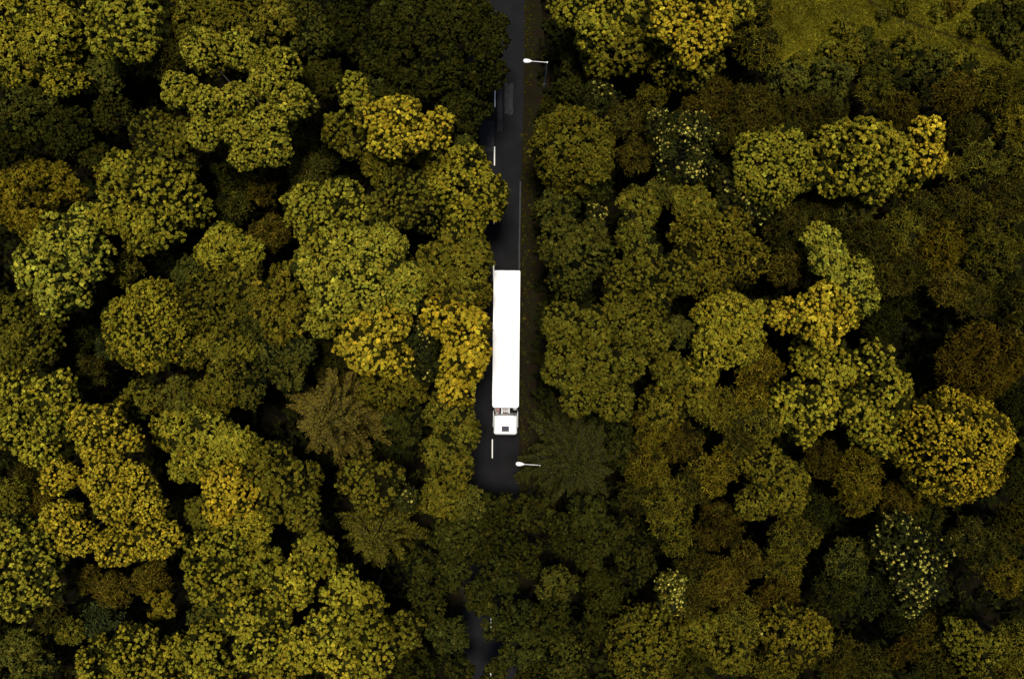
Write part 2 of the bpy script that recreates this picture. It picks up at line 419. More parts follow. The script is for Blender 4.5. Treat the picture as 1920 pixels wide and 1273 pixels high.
tree_no = [0]; ALL = []; REC = []
PLAN = []
def tree(spec, tintname, zt, lobes, label, group=None, name=None, cat='tree', dens=1.0, tipshare=None, smooth=False, lobed=1.0):
    REC.append([spec, tintname, sum(l[0]*l[2] for l in lobes)/sum(l[2] for l in lobes), sum(l[1]*l[2] for l in lobes)/sum(l[2] for l in lobes), group is not None, None])
    tree_no[0] += 1; rng = np.random.default_rng(1000 + tree_no[0])
    tint = np.array(TINT[tintname])*math.exp(rng.normal(0, .17 if group else .07)); tint = tint*np.exp(rng.normal(0, 1)*np.array([.03, 0, -.05]))
    p = dict(spec=spec, tint=tint, zt=zt, label=label, group=group, name=name, cat=cat, dens=dens, tipshare=tipshare, rec=REC[-1], rng=rng)
    if spec == 'C':
        x, y, r = lobes[0]; p['xy'] = at(x, y, zt*.62); p['R'] = 1.12*r*KW*(CAM_H - zt*.4); p['S'] = np.zeros((0, 4))
    else:
        if len(lobes) == 1 and not smooth:
            x, y, r = lobes[0]; lobes = auto_lobes(rng, x, y, r, 4 if r < 36 else 6)
        zr = zt*.80; sc = KW*(CAM_H - zr)*(1.10 if spec != 'F' else 1.04)*lobed
        W = [(*at(x, y, zr), r*sc) for x, y, r in lobes]
        L_ = np.array(W); c_ = np.average(L_[:, :2], axis=0, weights=L_[:, 2]**2); d_ = np.hypot(L_[:, 0]-c_[0], L_[:, 1]-c_[1]); R_ = max(np.max(d_ + L_[:, 2]), .5)
        W = [(*at(x, y, max(.5, zt - .8*b[2] - .85*dd*dd/R_)), b[2]) for (x, y, r), b, dd in zip(lobes, W, d_)]
        S, c0, R = crown_spheres(rng, W, zt, smooth, .35 if lobed < 1 and len(lobes) > 7 else .85)
        S[:, 2] = np.maximum(S[:, 2], .35 + S[:, 3]*.5)
        p['xy'] = (float(c0[0]), float(c0[1])); p['R'] = R; p['S'] = S
    PLAN.append(p)

def build_trees():
    for i, p in enumerate(PLAN):
        rng, spec, zt = p['rng'], p['spec'], p['zt']; x0, y0 = p['xy']
        rx = x0 - axis(y0)                               # roadside trees root beside the road and lean over it
        if -4.0 < rx < 4.3: x0 = axis(y0) + (-4.0 - rng.uniform(0, .6) if rx < -.2 else 4.3 + rng.uniform(0, .6))
        nm = p['name'] or {'T': 'broadleaf_tree', 'S': 'small_leaved_tree', 'K': 'broadleaf_tree', 'F': 'feathery_tree', 'M': 'pale_tipped_tree', 'C': 'conifer_tree'}[spec]
        t = empty(nm, (x0, y0, 0)); tag(t, p['label'], p['cat'], p['group']); p['rec'][5] = t
        if spec == 'C':
            V, c, mb = conifer_parts(rng, p['R'], zt, p['tint'], p['dens'])
            mb.build('trunk', M['bark'], t); link('crown', quad_mesh('crown', V, c, M['needle']), t); TRI[0] += 2*len(V)
            ALL.append((t, x0, y0, p['R'], zt)); continue
        near = [q['S'] for q in PLAN if q is not p and len(q['S']) and math.hypot(q['xy'][0]-p['xy'][0], q['xy'][1]-p['xy'][1]) < q['R'] + p['R'] + .3]
        near = np.concatenate(near) if near else np.zeros((0, 4))
        near = near - np.array([[x0, y0, 0, 0]])
        S = p['S'] - np.array([[x0, y0, 0, 0]])
        V, c, Q, n = broad_crown(rng, S, spec, p['tint'], p['dens'], near)
        trunk_mesh(rng, S, zt, .09 + .018*zt).build('trunk', M['bark'], t)
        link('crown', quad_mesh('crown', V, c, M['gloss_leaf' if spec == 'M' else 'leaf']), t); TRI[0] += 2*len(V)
        if spec == 'M':                                 # pale young tips on the upper shoots, in loose bunches
            up = np.where(n[:, 2] > .45)[0]; k = max(3, int(len(up)*(p['tipshare'] or .3)*1.15))
            f = np.sin(Q[up, 0]*1.7 + 1) + np.sin(Q[up, 1]*1.9) + rng.normal(0, 1.3, len(up))
            sel = up[np.argsort(-f)[:k]]
            V2, c2 = tufts(rng, Q[sel] + n[sel]*.08, n[sel], .125*np.exp(rng.normal(0, .3, len(sel))), [(3, 60, .9, .6, 0), (5, 20, 1.0, .6, 1)], PALE)
            tag(link('pale_tips', quad_mesh('pale_tips', V2, c2, M['gloss_leaf']), t), kind='stuff'); TRI[0] += 2*len(V2)
        ALL.append((t, x0, y0, p['R'], zt))

GROUPS = {   # look-alikes that only their place tells apart share a label
 'hollow':  ('low dark green tree in the shade between the lobed yellow-green tree and the ochre-edged tree', 'dark trees round the hollow by the lobed tree'),
 'stand':   ('dark olive leafy tree in the gloomy stand across the road from the tall street lamp', 'dark stand beside the road'),
 'front':   ('dark green tree in the gloomy wood closing over the road ahead of the lorry', 'dark trees ahead of the lorry'),
 'thicket': ('feathery olive tree in the thicket between the meadow and the black hollow', 'feathery trees of the thicket below the meadow'),
 'rust':    ('feathery rust-brown tree in the thicket between the meadow and the black hollow', 'rusty trees of the thicket below the meadow'),
 'mixed':   ('feathery golden-brown tree in the wood behind the dark green conifer', 'golden-brown trees behind the dark green conifer'),
 'under':   ('feathery dull olive tree low among the pale-tipped and round golden trees', 'dull olive trees below the golden dome tree'),
 'olivew':  ('olive small-leaved tree between the star-shaped brown conifer and the gold-edged round dome', 'olive trees behind the star-shaped conifer'),
 'goldw':   ('golden tufted tree in the bright wood beyond the sparse brown conifer', 'golden trees beyond the sparse conifer'),
 'bushb':   ('feathery brown bush in the gap under the big three-tiered golden tree', 'brown bushes under the three-tiered golden tree'),
 'scrub':   ('low leafy green scrub bush at the edge of the grass clearing', 'scrub bushes edging the clearing'),
 'roadsh':  ('dark green leafy bush on the verge behind the tall street lamp', 'verge bushes by the tall lamp'),
}
def T(spec, tint, h, lobes, label, group=None, **k):
    L = [tuple(float(v) for v in q.split(',')) for q in lobes.split()]
    if label in GROUPS: label, group = GROUPS[label]
    tree(spec, tint, h, L, label, group, **k)

# --- across the road from the lamps, far end
T('S', 'yel', 12, '35,35,62 100,75,58 20,105,42 85,20,50 135,150,40', 'broad yellow-green crown of fine leaves beside the small golden tufted tree')
T('T', 'yel', 12.5, '220,28,52 258,22,40 245,78,45 205,70,34', 'golden tufted tree between the fine-leaved broad crown and a dull fuzzy tree')
T('F', 'dull', 9, '313,112,38', 'small dull fuzzy tree touching the lobed yellow-green tree')
T('S', 'olive', 10, '360,25,40 405,40,42 440,15,40', 'olive fine-leaved tree behind the lobed yellow-green tree')
T('K', 'lime', 14.5, '395,110,45 465,108,42 355,180,40 400,205,38 448,190,34 505,160,42 545,135,32 555,205,42 505,232,40 400,262,34 452,252,34 470,295,34 525,285,38', 'big bright tree whose crown splits into lobes with black crevices', lobed=.86)
T('S', 'green', 8, '190,130,50', 'hollow'); T('S', 'green', 8.5, '55,205,60', 'hollow'); T('S', 'dark', 8, '125,240,52', 'hollow')
T('S', 'dark', 7, '212,212,42', 'hollow'); T('S', 'dark', 7.5, '25,280,42', 'hollow'); T('S', 'dark', 6.5, '180,292,32', 'hollow')
T('S', 'dark', 6.0, '110,170,36', 'hollow'); T('F', 'dark', 5.5, '600,290,40', 'hollow')
T('T', 'olive', 11.5, '285,245,38 325,265,40 340,305,34 285,290,30', 'olive tufted tree between the lobed tree and the oval yellow-green one')
T('T', 'yel', 13, '235,335,48 295,360,58 350,390,48 275,428,50 220,395,38 310,420,42', 'oval yellow-green tree thickly dotted with round leaf tufts')
T('S', 'ochre', 12.5, '25,365,46 75,345,40 115,355,38 60,400,44', 'ochre-edged fine-leaved tree beside the ragged yellow-green tufted tree')
T('T', 'lime', 13, '85,430,48 135,455,52 75,505,48 130,525,52 165,480,42 105,560,36 165,410,32', 'ragged yellow-green tufted tree with dark gaps through its crown')
T('F', 'green', 8, '435,390,38', 'fuzzy green bush beside the small orange-brown bushes')
T('F', 'brown', 8, '492,358,30', 'orange-brown bush in the gap beneath the lobed tree', 'two orange-brown bushes')
T('F', 'brown', 8, '503,440,40', 'orange-brown bush in the gap beneath the lobed tree', 'two orange-brown bushes')
T('F', 'dark', 5.5, '452,340,34', 'hollow'); T('S', 'dark', 6, '415,330,34', 'hollow')
# dark stand beside the road
for q, h, tn in (('515,45,52', 10, 'olive'), ('585,60,60', 9.5, 'green'), ('650,45,55', 9.5, 'dark'), ('715,95,66', 10, 'dark'), ('790,40,62', 10, 'dark'),
                 ('870,30,56', 10.5, 'dark'), ('915,65,48', 11, 'dark'), ('912,130,50', 11, 'dark'), ('825,135,58', 10, 'dark'), ('605,145,44', 9, 'dark'),
                 ('690,175,44', 9, 'dark'), ('760,165,46', 9.5, 'dark'), ('865,210,48', 9, 'dark'), ('560,15,45', 9, 'green'), ('740,15,48', 9, 'dark'), ('890,190,40', 9, 'dark')):
    T('S', tn, h, q, 'stand', lobed=.88)
T('T', 'yel', 11, '660,165,28 668,200,30', 'narrow golden-green tufted tree beside the bright golden cluster')
T('T', 'gold', 13, '712,225,34 755,220,36 735,265,38 780,262,30 712,262,26 822,235,27 822,262,22', 'bright golden cluster of coarse tufts rising out of the dark stand')
T('T', 'olive', 9.5, '640,248,30 668,265,30', 'small olive tufted tree beside the bright golden cluster')
T('F', 'dull', 8.5, '580,338,46', 'dull fuzzy tree between the lobed tree and the roadside tufted trees')
T('T', 'yel', 12, '880,318,44 905,365,42 845,350,44 868,405,42 925,385,24', 'yellow-green tufted tree leaning over the lane behind the trailer')
T('T', 'yel', 12.5, '580,385,44 640,372,42 605,430,46 670,405,36', 'yellow-green tufted tree beside the orange-brown bushes')
T('T', 'olive', 12, '765,360,46 790,395,42 735,390,40', 'olive-gold tufted tree between two yellow-green tufted trees by the road')
T('S', 'olive', 10, '720,315,42', 'olive small-leaved tree beneath the bright golden cluster'); T('S', 'olive', 9.5, '820,300,40', 'small olive tree between the golden cluster and the leaning roadside tree')
T('S', 'green', 8, '860,260,38', 'small green tree at the foot of the dark stand by the road patch')
# beside the trailer
T('K', 'lime', 14, '598,505,44 655,470,48 715,475,48 745,525,44 690,540,48 630,555,44 600,595,34 760,570,28 655,510,40', 'broad bright yellow-green tree of fine leaves level with the trailer doors')
T('S', 'olive', 11, '860,465,46 820,505,44 875,525,42 895,480,28', 'olive fine-leaved tree overhanging the lane at the trailer doors')
T('S', 'olive', 10, '835,560,38 893,550,26', 'small olive tree pressed between the trailer and the golden tufted oval')
T('T', 'gold', 12.5, '680,600,42 728,605,38 690,655,42 738,672,36 660,640,30', 'golden-olive tufted tree beside a square black gap')
T('T', 'gold', 13, '838,598,42 876,622,40 868,680,44 852,722,34 895,660,26', 'golden tufted oval tree bulging towards the middle of the trailer')
T('M', 'dark', 9, '790,645,36 795,690,30 775,605,26', 'dark blue-green tree with few pale tips between two golden tufted trees', tipshare=.10)
T('C', 'star', 14, '618,783,104', 'brown star-shaped conifer with radiating branches')
T('S', 'olive', 11, '535,540,48 520,590,46 560,590,30', 'olivew'); T('S', 'green', 10, '505,640,46 555,660,36', 'olivew'); T('S', 'green', 9.5, '540,700,36', 'olivew')
T('S', 'olive', 9, '715,730,42 765,725,38', 'dull olive tree between the star-shaped conifer and the golden tufted oval')
T('S', 'olive', 10.5, '845,775,40 855,820,38 825,845,30', 'olive tree edging the empty lane beside the cab')
T('S', 'dark', 7.5, '760,800,42', 'dark low tree in the gap beside the star-shaped conifer'); T('F', 'dark', 5, '622,668,40', 'nearly black bush at the bottom of the square black gap')
# further from the road
T('S', 'yel', 12, '420,455,36 455,475,32 400,480,26', 'small yellow-green tree of fine leaves beside the orange-brown bushes and gold-edged dome')
T('K', 'yel', 14, '280,612,80', 'round smooth dome tree with golden outer edge above a black gap', smooth=True)
for q, h, tn in (('365,520,44', 10, 'green'), ('400,580,70', 11.5, 'olive'), ('455,530,48', 11, 'olive'), ('430,655,52', 11, 'olive'), ('360,650,46', 10.5, 'olive'), ('480,600,44', 10.5, 'green'), ('335,745,44', 9.5, 'green'), ('405,735,46', 10, 'olive'), ('465,720,42', 9.5, 'green')):
    T('S', tn, h, q, 'olivew')
T('F', 'olive', 9, '238,505,34', 'fuzzy olive-brown tree between the oval tufted tree and gold-edged dome')
T('S', 'olive', 11, '25,600,48 65,640,44 25,680,42 90,590,30', 'olive fine-leaved tree beneath the ragged yellow-green tufted tree')
T('F', 'teal', 7, '205,648,30', 'small blue-green fuzzy bush at the foot of the gold-edged dome')
T('F', 'dark', 6, '155,628,32', 'very dark brown bush beside the blue-green bush'); T('F', 'dull', 7.5, '172,697,34', 'small round fuzzy olive tree alone in the black gap')
T('T', 'yel', 12.5, '40,735,46 100,745,42 30,800,46 110,795,40 75,835,36', 'yellow-green tufted tree with small black holes beside the golden round tree')
T('T', 'gold', 13, '170,800,38 215,790,36 195,835,38 238,820,28', 'round golden tufted tree beside the tufted tree with black holes')
T('S', 'olive', 10, '262,750,38', 'small olive tree between the black gap and the round golden tufted tree')
T('S', 'yel', 12, '330,808,46 390,815,46 440,840,44 360,860,36', 'wide yellow-green tree of fine leaves beside the star-shaped conifer')
# near end
T('K', 'gold', 15, '140,888,36 205,893,44 262,905,38 135,965,42 160,1000,38 222,948,42 278,945,40 225,1022,42 280,1008,38 328,995,36', 'big golden tree in three tiers with black clefts', lobed=.88)
T('F', 'dull', 8, '55,888,34', 'bushb'); T('F', 'brown', 7.5, '78,942,28', 'bushb'); T('F', 'brown', 7.5, '165,1085,30', 'bushb'); T('F', 'brown', 8, '215,1105,38', 'bushb'); T('F', 'brown', 7.5, '285,1085,36', 'bushb'); T('F', 'dark', 7, '330,905,38', 'bushb')
T('S', 'olive', 9, '15,930,40', 'small olive tree beside the fuzzy brown bushes and three-tiered golden tree')
T('T', 'lime', 13, '25,1015,44 70,1050,42 28,1085,44 80,1095,32 30,1130,30', 'yellow-green tufted tree beside the brown bushes under the three-tiered tree')
T('T', 'ochre', 9, '300,1135,30', 'small ochre tufted tree between brown bushes and a grey-green fuzzy bush')
T('F', 'dull', 9, '98,1155,34', 'fuzzy olive tree below the yellow-green tufted tree beside a grey-green bush'); T('S', 'olive', 9, '132,1185,32', 'small olive tree with pale glints beside the grey-green bush'); T('F', 'teal', 8, '192,1165,40', 'grey-green fuzzy bush in a gap between tufted yellow trees')
T('S', 'green', 10, '45,1235,62', 'dark green tree beyond the fuzzy olive and grey-green bushes')
T('T', 'yel', 12.5, '195,1240,46 255,1205,44 315,1235,48 265,1262,40', 'wide yellow-green tufted tree beyond the grey-green fuzzy bush')
T('T', 'yel', 12, '375,1225,42 410,1265,38 390,1190,30', 'goldw')
T('T', 'yel', 12.5, '385,1040,42 430,1025,44 430,1080,46 380,1090,34', 'yellow-green tufted tree beside the brown bushes and the three-tiered golden tree')
T('T', 'gold', 12.5, '425,905,38 460,930,40 410,950,34', 'golden tufted tree between the three-tiered golden tree and the star-shaped conifer')
T('S', 'olive', 11, '380,960,38', 'olive small-leaved tree tucked beside the three-tiered golden tree'); T('S', 'yel', 11.5, '470,985,46', 'yellow-green small-leaved tree between two golden tufted trees')
T('S', 'green', 10, '395,1160,42', 'dark olive tree in a gap of the golden tufted wood')
T('T', 'olive', 11.5, '505,880,46 555,905,44 520,930,40', 'olive tufted tree against the tips of the star-shaped conifer'); T('T', 'olive', 11, '560,960,44', 'olive tufted tree between star-shaped conifer and sparse brown conifer')
T('T', 'olive', 11.5, '680,895,40 720,905,38 700,930,34', 'olive tufted tree between the two brown conifers')
T('C', 'olive', 13, '705,1000,92', 'sparse brown-green conifer with short dark sprays', dens=.62)
T('M', 'dark', 9, '752,928,34', 'small grey-green tree with pale tips beside the sparse brown conifer', tipshare=.25)
T('S', 'olive', 10.5, '835,925,46 850,880,34', 'olive-brown tree at the road edge opposite the lamp whose pole is hidden')
for q, h, tn in (('872,945,44', 9.5, 'green'), ('850,1010,50', 10, 'dark'), ('845,1070,44', 9, 'dark'), ('800,1130,44', 8.5, 'dark'), ('790,1060,40', 9, 'dark'), ('940,1000,46', 9, 'dark'), ('935,1085,44', 9, 'dark'),
                 ('960,1155,46', 9, 'dark'), ('1000,960,46', 9, 'dark'), ('1060,1000,46', 9, 'dark'), ('985,1045,42', 8.5, 'dark'), ('1110,1030,42', 8.5, 'dark'), ('1130,1110,46', 9, 'dark'), ('1045,1095,42', 8.5, 'green'),
                 ('1040,1160,48', 9, 'dark'), ('980,1215,50', 9, 'dark'), ('1065,1235,52', 9, 'green'), ('1105,965,46', 9, 'dark'), ('1160,1000,44', 8.5, 'dark'), ('840,1190,44', 8.5, 'dark'), ('780,1250,46', 9, 'dark'), ('860,1255,34', 8, 'dark'), ('1110,1180,40', 8, 'dark'), ('1000,1265,40', 8.5, 'dark'), ('1190,1060,46', 8.5, 'dark'), ('915,1045,34', 8, 'dark'), ('900,1120,40', 8.5, 'dark'), ('925,1180,30', 8, 'dark'), ('925,1262,34', 8, 'dark'), ('895,1000,36', 8.5, 'dark'), ('930,950,34', 8, 'dark')):
    T('S', tn, h, q, 'front', lobed=.84)
for q in ('500,1055,42', '545,1100,50', '505,1150,46', '590,1040,44', '645,1110,46', '690,1125,38', '680,1180,44', '615,1180,46', '560,1220,50', '635,1245,46', '700,1240,42', '480,1215,48', '450,1160,40', '505,1262,40'):
    T('T', {0: 'yel', 1: 'gold', 2: 'yel'}[len(q + q[1])*ord(q[2]) % 3], 11.8 + (ord(q[1]) % 3)*.4, q, 'goldw')
T('T', 'olive', 10.5, '755,1185,44', 'olive tufted tree at the dark end of the golden tufted wood')
# --- lamp side of the road
T('T', 'yel', 12, '1075,15,42 1115,22,46 1125,62,42 1165,30,36', 'golden-olive tufted tree behind the tall street lamp')
T('T', 'olive', 10.5, '1165,95,44 1210,90,36 1120,110,34', 'olive tufted tree between the tall lamp and the round bright golden tree')
T('T', 'gold', 14, '1265,25,46 1320,22,46 1295,70,44 1340,60,36 1250,60,32', 'round bright golden tufted tree near the grass clearing')
T('T', 'olive', 10.5, '1265,120,38 1310,125,38', 'olive tufted skirt tree under the round bright golden tree'); T('T', 'yel', 10, '1392,20,26', 'small golden tree between round golden tree and grass clearing')
T('F', 'olive', 9, '1425,80,44 1415,30,36', 'fuzzy olive tree at the corner of the grass clearing')
for q, h in (('1075,112,34', 5), ('1078,165,38', 6), ('1040,212,30', 4), ('1095,75,36', 6)): T('S', 'dark', h, q, 'roadsh')
T('M', 'dark', 8, '1125,185,38', 'dark tree flecked with small pale tips behind the tall street lamp', tipshare=.12)
T('S', 'olive', 11, '1073,285,76', 'round olive dome of fine leaves on the verge past the tall lamp', smooth=True)
T('F', 'brown', 9, '1330,175,42 1310,215,34', 'fuzzy red-brown tree beneath the round bright golden tree'); T('F', 'olive', 8, '1220,190,32', 'thicket'); T('F', 'dull', 8, '1180,225,36', 'thicket'); T('F', 'dull', 8, '1360,250,36', 'thicket')
T('M', 'dark', 10, '1230,232,30', 'small tree of bright pale tips beside the round olive dome', tipshare=.35)
T('M', 'dark', 11, '1285,262,42 1305,240,30 1270,300,40 1300,310,40', 'dark green tree dotted with bright pale tips below the red-brown tree', tipshare=.38)
T('F', 'brown', 8.5, '1190,290,38', 'fuzzy brown tree between the round olive dome and pale-tipped tree')
T('M', 'dark', 10.5, '1385,340,40 1405,385,36 1365,390,30', 'dark green tree with scattered yellow-white tips against a golden tree', tipshare=.34)
T('F', 'dull', 9, '1410,205,56', 'thicket'); T('S', 'green', 9, '1045,400,46', 'green small-leaved tree on the verge between olive dome and green round tree')
T('M', 'dark', 8, '1118,402,24', 'tiny tree with pale tips between the verge trees', tipshare=.3); T('S', 'dark', 7.5, '1115,355,36', 'dark low tree under the round olive dome')
T('S', 'olive', 9.5, '1200,385,40', 'olive tree between the brown fuzzy tree and wide olive crown'); T('S', 'olive', 10, '1300,385,44', 'olive tree beneath the two pale-tipped trees'); T('S', 'green', 9, '1250,350,42', 'green tree beneath the dark pale-tipped tree')
T('K', 'yel', 12.5, '1420,298,44 1475,285,44 1495,320,38 1450,345,42 1405,330,28', 'golden-green fine tufted tree beside the long golden tree')
T('T', 'yel', 13, '1565,280,44 1615,265,44 1660,300,46 1600,325,44 1700,315,42 1560,330,36 1640,345,38', 'long golden tufted tree below the grass clearing')
T('T', 'gold', 13.5, '1730,258,32 1735,295,32', 'bright gold tufted tree at the end of the long golden tree')
for q, h, tn in (('1475,150,44', 4.5, 'green'), ('1560,150,44', 4.5, 'green'), ('1590,108,40', 2.2, 'olive'), ('1640,120,40', 2.4, 'green'), ('1690,105,34', 1.8, 'olive'), ('1745,128,42', 2.8, 'green'), ('1580,55,22', 1.2, 'olive'), ('1600,78,20', 1.3, 'green'), ('1648,88,18', 1.1, 'olive'), ('1622,62,15', .8, 'green'), ('1702,72,16', .8, 'olive'), ('1745,97,18', 1.2, 'olive'), ('1800,108,20', 1.4, 'olive'), ('1500,112,18', 1.2, 'olive'), ('1548,92,16', 1.0, 'olive'), ('1840,138,22', 1.6, 'olive'), ('1890,145,24', 1.8, 'green'), ('1880,62,26', 1.4, 'green'), ('1850,30,26', 1.5, 'dark'), ('1790,8,24', 1.6, 'brown'), ('1915,30,30', 1.8, 'dark'), ('1900,88,22', 1.2, 'green'), ('1820,55,20', 1.0, 'olive'), ('1890,8,26', 1.6, 'green'), ('1760,25,18', .9, 'olive'), ('1690,12,16', .8, 'olive'), ('1655,30,14', .7, 'green')):
    T('S', tn, h, q, 'scrub', name='scrub_bush', cat='bush')
for q, h, tn in (('1640,175,38', 7, 'olive'), ('1870,170,48', 8, 'olive'), ('1810,245,38', 7.5, 'dull'), ('1840,310,42', 9, 'olive'), ('1880,370,40', 8.5, 'dull'), ('1905,305,34', 8.5, 'olive'), ('1500,215,44', 7, 'dull'), ('1550,210,42', 7.5, 'dull'),
                 ('1625,455,48', 10, 'dull'), ('1685,435,44', 10, 'olive'), ('1700,500,46', 9.5, 'dull'), ('1650,520,40', 9, 'dull'), ('1860,480,50', 10, 'olive'), ('1905,440,40', 9, 'olive'), ('1820,560,44', 9, 'dull'), ('1890,570,46', 9, 'dull'),
                 ('1790,385,46', 8.5, 'dull'), ('1720,395,40', 8, 'dull'), ('1600,400,44', 9, 'dull'), ('1520,395,40', 8.5, 'dull'), ('1475,430,46', 9, 'dull'), ('1540,330,30', 8, 'dull'), ('1830,410,44', 9, 'olive')):
    T('F', tn, h, q, 'thicket')
for q, h, tn in (('1690,212,42', 8, 'brown'), ('1790,178,46', 8.5, 'brown'), ('1905,240,38', 8.5, 'ochre'), ('1785,315,24', 8, 'ochre'), ('1910,385,32', 8, 'brown'), ('1765,468,48', 10.5, 'ochre'), ('1780,535,42', 9.5, 'brown')):
    T('F', tn, h, q, 'rust')
# beside the trailer
T('S', 'green', 11, '1055,465,42 1095,480,44 1070,515,42 1110,445,32', 'round green small-leaved tree on the verge level with the trailer doors')
T('S', 'olive', 10.5, '1190,430,34 1200,470,34', 'narrow olive tree beside the round green verge tree')
T('S', 'olive', 11.5, '1300,445,42 1360,435,46 1330,510,48 1390,490,44 1290,490,34', 'wide olive crown of fine leaves beside the two lobed olive-gold trees')
T('T', 'olive', 12, '1165,535,40 1215,515,42 1265,520,38 1230,560,36', 'olive tufted tree joined behind the big lobed roadside tree')
T('K', 'olive', 14, '1060,608,42 1112,612,44 1170,600,44 1215,635,40 1055,685,44 1118,680,46 1175,675,40 1080,740,38 1142,745,42', 'big lobed olive-gold tree on the lamp side beside the trailer', lobed=.94)
T('S', 'yel', 12, '1355,595,46 1385,640,42 1335,655,44 1310,700,36 1400,590,34', 'yellow-green fine-leaved tree behind the big lobed roadside tree')
T('S', 'olive', 10.5, '1255,695,38', 'small olive tree at the shoulder of the big lobed roadside tree'); T('S', 'olive', 10.5, '1245,765,44 1300,745,36', 'olive tree between the big lobed tree and golden-brown feathery trees')
T('S', 'green', 9.5, '1270,620,34', 'green low tree between the lobed roadside tree and yellow-green fine one')
for q, h, tn in (('1420,690,46', 10, 'ochre'), ('1355,770,44', 9.5, 'olive'), ('1225,800,44', 9.5, 'ochre'), ('1280,830,42', 9, 'brown'), ('1215,868,44', 9.5, 'ochre'), ('1340,880,48', 9.5, 'ochre'), ('1250,945,48', 9.5, 'olive'), ('1260,1005,44', 9, 'olive'),
                 ('1345,985,48', 9, 'brown'), ('1400,1050,40', 8.5, 'brown'), ('1350,1090,48', 9, 'brown'), ('1390,1160,46', 9, 'olive'), ('1300,910,38', 8.5, 'dull'), ('1430,790,46', 9.5, 'olive'), ('1390,830,38', 9, 'dull'), ('1300,1060,40', 8.5, 'dull'), ('1290,1120,42', 8.5, 'dull'), ('1410,750,40', 9, 'ochre'), ('1200,930,40', 8, 'dull')):
    T('F', tn, h, q, 'mixed')
T('C', 'spruce', 14.5, '1082,866,108', 'dark green conifer hiding the pole of a street lamp', dens=1.0)
T('S', 'dark', 7.5, '1180,850,42', 'low dark tree between the dark green conifer and golden-brown trees'); T('S', 'dark', 8, '1150,800,38', 'low dark tree between the dark green conifer and big lobed tree'); T('F', 'brown', 8.5, '1475,505,40', 'round red-brown fuzzy bush beside the slender tree')
T('S', 'lime', 13, '1540,445,28 1555,490,30 1595,520,36 1615,560,30', 'slender curving yellow-green tree beside the round red-brown bush')
T('T', 'gold', 13, '1470,590,34 1525,590,40 1575,590,40 1545,625,32 1560,555,34', 'golden tufted tree at the foot of the slender curving tree')
T('T', 'yel', 12, '1525,670,36 1570,690,34 1500,755,44 1540,765,40 1510,800,32', 'olive-gold tufted tree between golden tree and black hollow, left-hand of a pair'.replace(', left-hand of a pair', ''))
T('T', 'yel', 12.5, '1640,690,42 1672,745,40 1640,795,44 1605,760,34 1650,830,28', 'olive-gold tufted tree right beside the black hollow')
T('F', 'brown', 10, '1820,650,44 1875,665,44 1840,700,42 1790,690,34', 'big fuzzy rust-brown tree between the black hollow and golden dome')
T('F', 'dark', 6.5, '1655,605,38', 'nearly black bush on the rim of the black hollow', 'black bushes of the hollow'); T('F', 'dark', 6, '1700,560,38', 'nearly black bush on the rim of the black hollow', 'black bushes of the hollow')
T('K', 'gold', 15, '1795,842,102', 'solitary perfectly round golden dome tree', smooth=True)
T('S', 'olive', 11, '1440,880,44 1470,930,40 1420,940,36 1480,895,34', 'olive-green small-leaved tree between golden-brown feathery trees and the black gap')
T('F', 'ochre', 9.5, '1605,890,44 1610,930,36', 'golden-brown feathery tree between the round dome and olive-green tree')
for q, h, tn in (('1685,940,42', 8.5, 'brown'), ('1485,1010,50', 9.5, 'olive'), ('1590,1045,44', 8.5, 'green'), ('1625,1105,50', 8, 'dark'), ('1555,1110,44', 8, 'dark'), ('1850,1040,46', 9, 'dull'), ('1885,1080,40', 9.5, 'ochre'), ('1815,1010,42', 8.5, 'dull'),
                 ('1900,975,42', 9, 'dull'), ('1565,1225,46', 8.5, 'dull'), ('1460,1120,44', 8.5, 'brown'), ('1692,1222,32', 8.5, 'brown'), ('1745,1190,40', 8, 'dull'), ('1690,1170,38', 7.5, 'dark'), ('1900,1205,44', 9, 'olive'), ('1760,1255,40', 8.5, 'dull'), ('1630,1250,44', 8, 'dull'), ('1900,900,36', 8, 'dark'), ('1530,960,36', 7, 'dark'), ('1470,1060,40', 8, 'olive'), ('1540,860,38', 8, 'brown'), ('1870,1255,42', 8.5, 'olive'), ('1905,760,40', 8.5, 'dark'), ('1700,1035,34', 6.5, 'dark')):
    T('F', tn, h, q, 'under')
T('M', 'dark', 11, '1675,1010,44 1735,1030,42 1720,1080,44 1690,1050,42 1700,1120,34', 'large dark tree covered in scattered pale tips', tipshare=.34)
T('S', 'dark', 8, '1735,975,38', 'dark tree between the round golden dome and large pale-tipped tree')
T('M', 'olive', 10, '1256,1092,24 1262,1125,22', 'small slim tree of bright pale tips in the gloomy wood', tipshare=.6)
T('S', 'olive', 11, '1207,1210,70', 'round dark olive dome of very fine leaves', smooth=True)
T('S', 'olive', 9.5, '1370,1215,48 1310,1180,36', 'olive tree with pale glints beside the round dark olive dome'); T('M', 'olive', 9, '1428,1182,22', 'tiny tree with golden tips beside the olive tree with pale glints', tipshare=.4)
T('S', 'olive', 11, '1460,1180,42 1505,1190,42 1480,1220,38', 'olive small-leaved tree with bright leaf glints among dull feathery trees'); T('F', 'olive', 9, '1450,1255,42', 'under')
T('S', 'olive', 11, '1805,1195,32 1830,1235,38 1860,1215,26', 'ragged olive tree of loose leafy sprays beyond the large pale-tipped tree')
T('S', 'dark', 8, '1290,1250,44', 'low dark tree beside the round dark olive dome')

build_trees()
